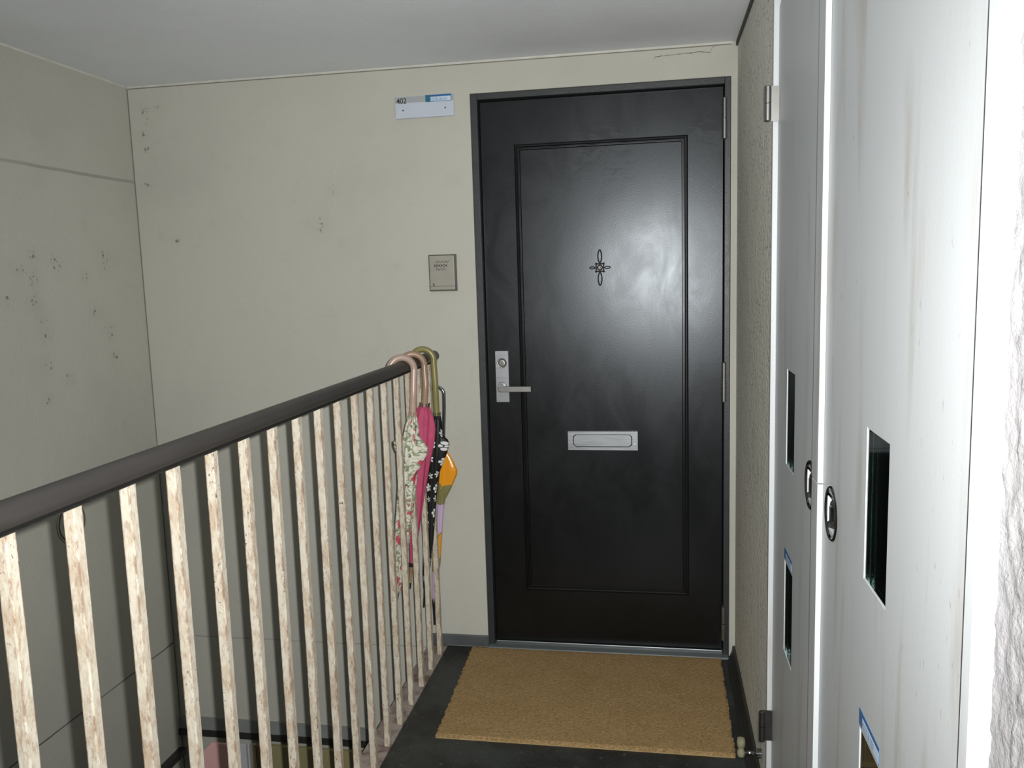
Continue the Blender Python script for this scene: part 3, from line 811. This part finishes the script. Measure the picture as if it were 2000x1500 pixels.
# ------------------------------------------------------------------ umbrellas on the rail
def umbrella(label, y, stem, ctop, cbot, tip, mat, hmat, hr_, radii, pleat, flaps, tipmat, crook, rot, tip_r, seed, ribs='chrome'):
    rnd = random.Random(seed)
    S = atY(*stem, y); A = atY(*ctop, y); B = atY(*cbot, y); T = atY(*tip, y)
    root = tag(empty('umbrella', (T.x, T.y, T.z)), label, 'umbrella', 'umbrellas hung on the handrail')
    # handle: stem and crook
    cx, cz, R = crook
    dirx = Vector((math.cos(rot), math.sin(rot), 0))
    C = Vector((cx, y, cz))
    pts = [A + (S - A) * k / 4 for k in range(4)]
    for k in range(0, 15):
        a = math.radians(-8 + 202 * k / 14)
        pts.append(C + dirx * (R * math.cos(a)) + Vector((0, 0, R * math.sin(a))))
    last = pts[-1]
    pts.append(last + Vector((0.002, 0, -0.016)))
    rr_ = [hr_] * (len(pts) - 1) + [hr_ * 0.8]
    hd = MB().tube(pts, rr_, 16)
    auto_smooth(hd.build('handle', hmat, root), 60)
    # canopy
    w = (B - A).normalized(); u = Vector((1, 0, 0)); u = (u - w * u.dot(w)).normalized(); v = w.cross(u)
    L = (B - A).length; NA, NT_ = 64, 40
    V = []; UV = []
    ph = rnd.uniform(0, 6)
    for j in range(NT_ + 1):
        tt = j / NT_
        # interpolate radius
        for (t0, r0), (t1, r1) in zip(radii[:-1], radii[1:]):
            if t0 <= tt <= t1:
                rad = r0 + (r1 - r0) * (tt - t0) / (t1 - t0); break
        for k in range(NA):
            th = 2 * math.pi * k / NA
            r = rad * (1 + pleat * math.cos(7 * th + ph + 2.2 * tt) + 0.06 * math.sin(3 * th + 9 * tt + ph))
            for fth, ft, fw, fh, ext in flaps:
                da = (th - fth + math.pi) % (2 * math.pi) - math.pi
                env = max(0.0, 1 - abs(da) / 0.42) * max(0.0, 1 - (abs(tt - ft) / (fw if tt < ft else fh)))
                r += ext * env ** 0.9
            V.append(A + w * (tt * L) + (u * math.cos(th) + v * math.sin(th)) * r)
            UV.append((th * 0.03, tt * L))
    Fs = []; FU = []
    for j in range(NT_):
        for k in range(NA):
            k2 = (k + 1) % NA
            Fs.append((j * NA + k, j * NA + k2, (j + 1) * NA + k2, (j + 1) * NA + k))
            FU.append([(th_ * 2 * math.pi / NA * 0.03, tt_ / NT_ * L) for th_, tt_ in ((k, j), (k + 1, j), (k + 1, j + 1), (k, j + 1))])
    Fs.append(tuple(range(NA))[::-1]); FU.append([(0, 0)] * NA)
    Fs.append(tuple(NT_ * NA + k for k in range(NA))); FU.append([(0, L)] * NA)
    o0 = org(root)
    me = bpy.data.meshes.new('canopy'); me.from_pydata([p - o0 for p in V], [], Fs)
    ul = me.uv_layers.new(name='UVMap')
    i = 0
    for fu in FU:
        for q in fu:
            ul.data[i].uv = q; i += 1
    me.materials.append(M[mat])
    me.polygons.foreach_set('use_smooth', [True] * len(me.polygons))
    ca = bpy.data.objects.new('canopy', me); COL.objects.link(ca); ca.parent = root
    # rib tips standing around the stem
    r_tip = radii[0][1] * 0.92
    for k in range(8):
        th = 2 * math.pi * k / 8 + 0.2
        q = A + (u * math.cos(th) + v * math.sin(th)) * r_tip
        MB().tube([q + w * 0.010, q - w * 0.013], [0.0016, 0.0022], 8).build('rib_tip', ribs, root)
    # ferrule at the lower end
    fe = MB().tube([B - w * 0.02, B, B + (T - B) * 0.35, T], [tip_r * 1.5, tip_r * 1.3, tip_r, tip_r * 0.9], 14)
    auto_smooth(fe.build('ferrule', tipmat, root), 50)
    if tipmat == 'tip_wood':
        MB().tube([T, T + w * 0.022], [tip_r * 0.95, tip_r * 0.8], 14).build('ferrule_cap', 'black_plastic', root)
        MB().tube([B - w * 0.008, B + w * 0.006], [tip_r * 1.7, tip_r * 1.6], 14).build('ferrule_collar', 'black_plastic', root)
    return root

PI = math.pi
umbrella('floral umbrella with beige crook handle, nearest on the handrail', 2.572, (808, 745), (806, 812), (777, 1160), (773, 1192),
         'fabric_floral', 'handle_beige', 0.0115,
         [(0, 0.013), (0.06, 0.020), (0.2, 0.031), (0.35, 0.029), (0.6, 0.026), (0.85, 0.016), (1.0, 0.006)], 0.12,
         [(0.25, 0.16, 0.06, 0.17, 0.050), (PI - 0.1, 0.155, 0.05, 0.10, 0.040), (-0.9, 0.18, 0.1, 0.2, 0.018)], 'steel_dull',
         (-0.812, 1.1130, 0.0400), 0.45, 0.0035, 1, 'handle_brown')
umbrella('plain pink umbrella with brown crook handle between the other umbrellas', 2.693, (832, 735), (829, 794), (804, 1103), (801, 1138),
         'fabric_pink', 'handle_brown', 0.0108,
         [(0, 0.018), (0.05, 0.028), (0.2, 0.034), (0.4, 0.030), (0.7, 0.020), (0.92, 0.010), (1.0, 0.007)], 0.08,
         [(0.1, 0.12, 0.10, 0.25, 0.012)], 'tip_wood',
         (-0.812, 1.1130, 0.0400), 0.35, 0.0052, 2)
umbrella('black umbrella with white dot flowers and olive crook handle', 2.817, (849, 725), (853, 812), (830, 1150), (828, 1186),
         'fabric_dots', 'handle_olive', 0.0108,
         [(0, 0.013), (0.08, 0.023), (0.2, 0.027), (0.45, 0.020), (0.7, 0.018), (0.9, 0.012), (1.0, 0.005)], 0.08,
         [(0.15, 0.135, 0.035, 0.20, 0.038)], 'black_plastic',
         (-0.811, 1.1200, 0.0385), 0.15, 0.0035, 3)
umbrella('clear olive umbrella with orange and lilac prints and chrome handle, by the wall', 2.905, (868, 775), (866, 866), (847, 1178), (849, 1220),
         'fabric_vinyl', 'chrome', 0.0068,
         [(0, 0.008), (0.1, 0.016), (0.25, 0.019), (0.5, 0.016), (0.75, 0.015), (0.93, 0.009), (1.0, 0.005)], 0.10,
         [(0.1, 0.16, 0.13, 0.20, 0.048)], 'black_plastic',
         (atY(853, 770, 2.905).x, atY(853, 770, 2.905).z, 0.0270), 0.0, 0.0045, 4)

# ------------------------------------------------------------------ doormat
x0, x1, y0, y1 = -0.678, 0.216, 2.322, 2.936
mt = MB(); nx, nyy = 150, 104; V = []; Fc = []
rnd = random.Random(3)
for j in range(nyy + 1):
    for i in range(nx + 1):
        a, b = i / nx, j / nyy
        x = x0 + (x1 - x0) * a + (-0.022 if False else 0.0)
        y = y0 + (y1 - y0) * b
        x += -0.020 * b * (1 - a) + 0.004 * b * a
        if i in (0, nx): x += rnd.uniform(-0.0035, 0.0035)
        if j in (0, nyy): y += rnd.uniform(-0.0025, 0.0025)
        e = min(a * nx, (1 - a) * nx, b * nyy, (1 - b) * nyy)
        z = 0.0115 - (0.002 if e < 1 else 0.0) + rnd.uniform(-0.0003, 0.0003)
        V.append((x, y, z))
W = nx + 1
for j in range(nyy):
    for i in range(nx):
        Fc.append((j * W + i, j * W + i + 1, (j + 1) * W + i + 1, (j + 1) * W + i))
rim = [i for i in range(W)] + [j * W + nx for j in range(1, nyy + 1)] + [nyy * W + i for i in range(nx - 1, -1, -1)] + [j * W for j in range(nyy - 1, 0, -1)]
k0 = len(V)
for r in rim: V.append((V[r][0], V[r][1], 0.0006))
for q in range(len(rim)):
    q2 = (q + 1) % len(rim)
    Fc.append((rim[q], k0 + q, k0 + q2, rim[q2]))
Fc.append(tuple(k0 + q for q in range(len(rim)))[::-1])
mat_root = tag(empty('doormat', (-0.23, 2.63, 0.0)), 'tan coir doormat in front of the black door', 'doormat')
mt.add(V, Fc).build('pile', 'coir', mat_root)
MB().box(x0 + 0.002, x1 - 0.002, y0 - 0.0030, y0 + 0.006, 0.0004, 0.0022).build('backing_edge', 'mat_edge', mat_root)

# ------------------------------------------------------------------ wall door stop
ds = tag(empty('door_stop', (XR, 2.285, 0.047)), 'chrome door stop with worn cream rubber tip low on the right wall', 'door stop')
sp_ = atX(1488, 1472, XR)
yd, zd = sp_.y, sp_.z
b_ = MB().lathe((XR - 0.0115, yd, zd), (-1, 0, 0), [(-0.011, 0.0), (-0.011, 0.013), (0.002, 0.013), (0.004, 0.010), (0.004, 0.0)], 28)
auto_smooth(b_.build('base_plate', 'chrome', ds))
xt = atY(1453, 1472, yd).x
MB().tube([(XR - 0.010, yd, zd), (xt - 0.004, yd, zd)], 0.0050, 18).build('rod', 'chrome', ds, smooth=True)
rb = MB().lathe((xt - 0.008, yd, zd - 0.010), (0, 0, 1), [(0, 0), (0, 0.009), (0.004, 0.0105), (0.014, 0.0100), (0.019, 0.0075), (0.024, 0.0072), (0.029, 0.0108), (0.042, 0.0112), (0.050, 0.0095), (0.052, 0)], 24)
rbo = auto_smooth(rb.build('rubber_tip', 'rubber', ds))

# ------------------------------------------------------------------ meter cabinet
XF, XD = 0.2650, 0.2765             # frame face, door face
Y0, YJ, Y1 = 0.757, 1.445, 2.030    # near edge, joint, far edge of the leaves
ZB, ZT = 0.030, 2.030
cab = tag(empty('meter_cabinet', (0.33, 1.4, 0.0)), 'grey painted steel meter cabinet with two doors along the right wall', 'cabinet')
fr_ = MB()
fr_.box(XF, XF + 0.10, 0.736, Y0, 0.0, ZC - 0.002)
fr_.box(XF, XF + 0.10, Y1, 2.0445, 0.0, ZC - 0.002)
fr_.box(XF + 0.004, XF + 0.10, Y0, Y1, ZT, ZC - 0.002)
fr_.box(XF + 0.004, XF + 0.10, Y0, Y1, 0.0, ZB - 0.004)
fr_.build('cabinet_frame', 'cabinet_paint', cab, bevel=0.0012)
inside = MB().box(XF + 0.19, XF + 0.20, Y0, Y1, ZB, ZT).box(XF + 0.10, XF + 0.20, Y0 - 0.01, Y0, ZB, ZT).box(XF + 0.10, XF + 0.20, Y1, Y1 + 0.01, ZB, ZT)
inside.box(XF + 0.10, XF + 0.20, Y0, Y1, ZT, ZT + 0.01).box(XF + 0.10, XF + 0.20, Y0, Y1, ZB - 0.01, ZB)
inside.build('cabinet_back', 'cabinet_inside', cab)

def sq(p): return (p.y, p.z)
def cabinet_door(ya, yb, wy0, wy1, lock, far):
    d = None
    lcy, lcz = lock; hs = 0.030
    rows = [(0.553, 0.762), (0.978, 1.188)]
    us = sorted([ya, yb, wy0, wy1, lcy - hs, lcy + hs])
    ws = sorted([ZB, ZT, rows[0][0], rows[0][1], rows[1][0], rows[1][1], lcz - hs, lcz + hs])
    def hole(i, j):
        uc, wc = (us[i] + us[i + 1]) / 2, (ws[j] + ws[j + 1]) / 2
        if wy0 < uc < wy1 and any(a < wc < b for a, b in rows): return True
        return lcy - hs < uc < lcy + hs and lcz - hs < wc < lcz + hs
    ch = 0.05
    def place(u, w, s):
        if far and u == yb and w == ZT:
            w = ZT - ch
        return (XD + 0.022 * s, u, w)
    pl = MB().plate(us, ws, hole, place)
    d = pl.build('cabinet_door', 'cabinet_paint', cab)
    for r0, r1 in rows:
        # folded lip around the opening, then the pane
        lip = MB()
        e = 0.0015
        lip.plate([wy0 - 0.0005, wy0 + e, wy1 - e, wy1 + 0.0005], [r0 - 0.0005, r0 + e, r1 - e, r1 + 0.0005], lambda i, j: i == 1 and j == 1,
                  lambda u, w, s: (XD + 0.0004 + 0.016 * s, u, w))
        lip.build('window_lip', 'cabinet_paint', d)
        MB().box(XD + 0.0014, XD + 0.0044, wy0 + 0.0016, wy1 - 0.0016, r0 + 0.0016, r1 - 0.0016).build('window_pane', 'window_glass', d)
    # round recessed lock handle
    c = (XD, lcy, lcz)
    k = MB().lathe(c, (-1, 0, 0), [(0.0005, 0.0460), (0.0020, 0.0455), (0.0030, 0.0430), (0.0022, 0.0385), (-0.002, 0.0365), (-0.008, 0.0320), (-0.0115, 0.0250), (-0.0125, 0.0)], 48)
    auto_smooth(k.build('lock_cup', 'chrome_dark', d), 60)
    k = MB().lathe(c, (-1, 0, 0), [(-0.012, 0.0225), (-0.003, 0.0225), (-0.001, 0.0205), (-0.001, 0.0150), (-0.003, 0.0135), (-0.003, 0.0)], 40)
    auto_smooth(k.build('lock_dial', 'steel_dark', d))
    k = MB().box(XD - 0.0025, XD + 0.004, lcy - 0.0035, lcy + 0.0035, lcz - 0.013, lcz + 0.013)
    k.build('lock_grip', 'chrome', d, bevel=0.0015)
    # sticker above the lower pane
    xs = XD - 0.0004
    s = MB().box(xs, XD - 0.0001, wy0 + 0.008, wy1 + 0.004, rows[0][1] + 0.004, rows[0][1] + 0.0275).build('phone_sticker', 'sticker_blue', d)
    MB().box(xs - 0.0003, xs - 0.0001, wy0 + 0.010, wy1 - 0.016, rows[0][1] + 0.0055, rows[0][1] + 0.0205).build('sticker_field', 'sticker_white', d)
    text('sticker_digits', '42/333.36.1333', 0.0135, (xs - 0.0005, wy1 - 0.0175, rows[0][1] + 0.0085), 'sticker_ink', d, ax=(0, -1, 0), ay=(0, 0, 1), sx=0.70)
    return d
dn = cabinet_door(Y0 + 0.002, YJ - 0.002, 1.047, 1.157, (1.373, 1.006), False)
df = cabinet_door(YJ, Y1 - 0.002, 1.746, 1.852, (1.560, 1.006), True)
dn['label'] = 'near door of the cabinet'
df['label'] = 'far door of the cabinet, hinged beside the rough wall'
# overlapping strip on the far leaf, in two lengths
MB().box(XD - 0.0095, XD - 0.0002, YJ - 0.0035, YJ + 0.050, 1.0385, ZT).box(XD - 0.0095, XD - 0.0002, YJ - 0.0035, YJ + 0.050, ZB, 1.0365).build('cover_strip', 'cabinet_paint', df, bevel=0.0008)
MB().box(XD - 0.0006, XD - 0.0001, YJ + 0.0502, YJ + 0.0535, ZB, ZT).build('strip_seam', 'gap_dark', df)
for z0, z1 in ((1.731, 1.812), (0.234, 0.316)):
    hx, hy = 0.2515, 2.014
    zm = (z0 + z1) / 2
    h = MB().lathe((hx, hy, z0), (0, 0, 1), [(0, 0), (0.001, 0.005), (0.003, 0.0075), (zm - z0 - 0.0007, 0.0075), (zm - z0 - 0.0007, 0)], 20)
    h.lathe((hx, hy, zm), (0, 0, 1), [(0.0007, 0), (0.0007, 0.0075), (z1 - zm - 0.003, 0.0075), (z1 - zm - 0.001, 0.005), (z1 - zm, 0)], 20)
    h.box(hx + 0.003, XD + 0.002, hy + 0.003, hy + 0.0075, z0 + 0.002, z1 - 0.002)
    auto_smooth(h.build('hinge', 'steel_dull' if z0 > 1 else 'steel_dark', df))

# ------------------------------------------------------------------ boards stored on the lower half landing
def board(name, label, px_l, px_r, yw, thick, mat, top=-0.444, chamfer=0.0, cat='board'):
    a = atY(px_l, 1450, yw).x; b = atY(px_r, 1450, yw).x
    w = b - a; h = top + 1.40
    poly = [(0, 0), (w, 0), (w, h), (chamfer, h), (0, h - chamfer)] if chamfer else [(0, 0), (w, 0), (w, h), (0, h)]
    o = MB().prism(poly, (a, yw, -1.40), (1, 0, 0), (0, 0, 1), (0, thick, 0)).build(name, mat, None, bevel=0.001)
    return tag(o, label, cat, 'boards stored in the stairwell')
YW = D - 0.045
board('pink_board', 'pink board with a cut corner low in the stairwell', 392, 447, YW - 0.010, 0.012, 'pink_board', chamfer=0.045)
board('white_board', 'narrow white board right of the pink board in the stairwell', 466, 479.5, YW, 0.015, 'white_board')
board('white_strip', 'thin white strip beside the narrow white board in the stairwell', 482.5, 485.5, YW, 0.015, 'white_board', cat='strip')
board('beige_strip', 'beige strip between the white strip and the olive board', 489, 498, YW, 0.015, 'beige_board', cat='strip')
board('brown_board', 'brown board edge just left of the wide olive board', 499.5, 512, YW, 0.015, 'brown_board')
board('olive_board', 'wide olive board low in the stairwell behind the bars', 513.5, 735, YW, 0.018, 'olive_board')
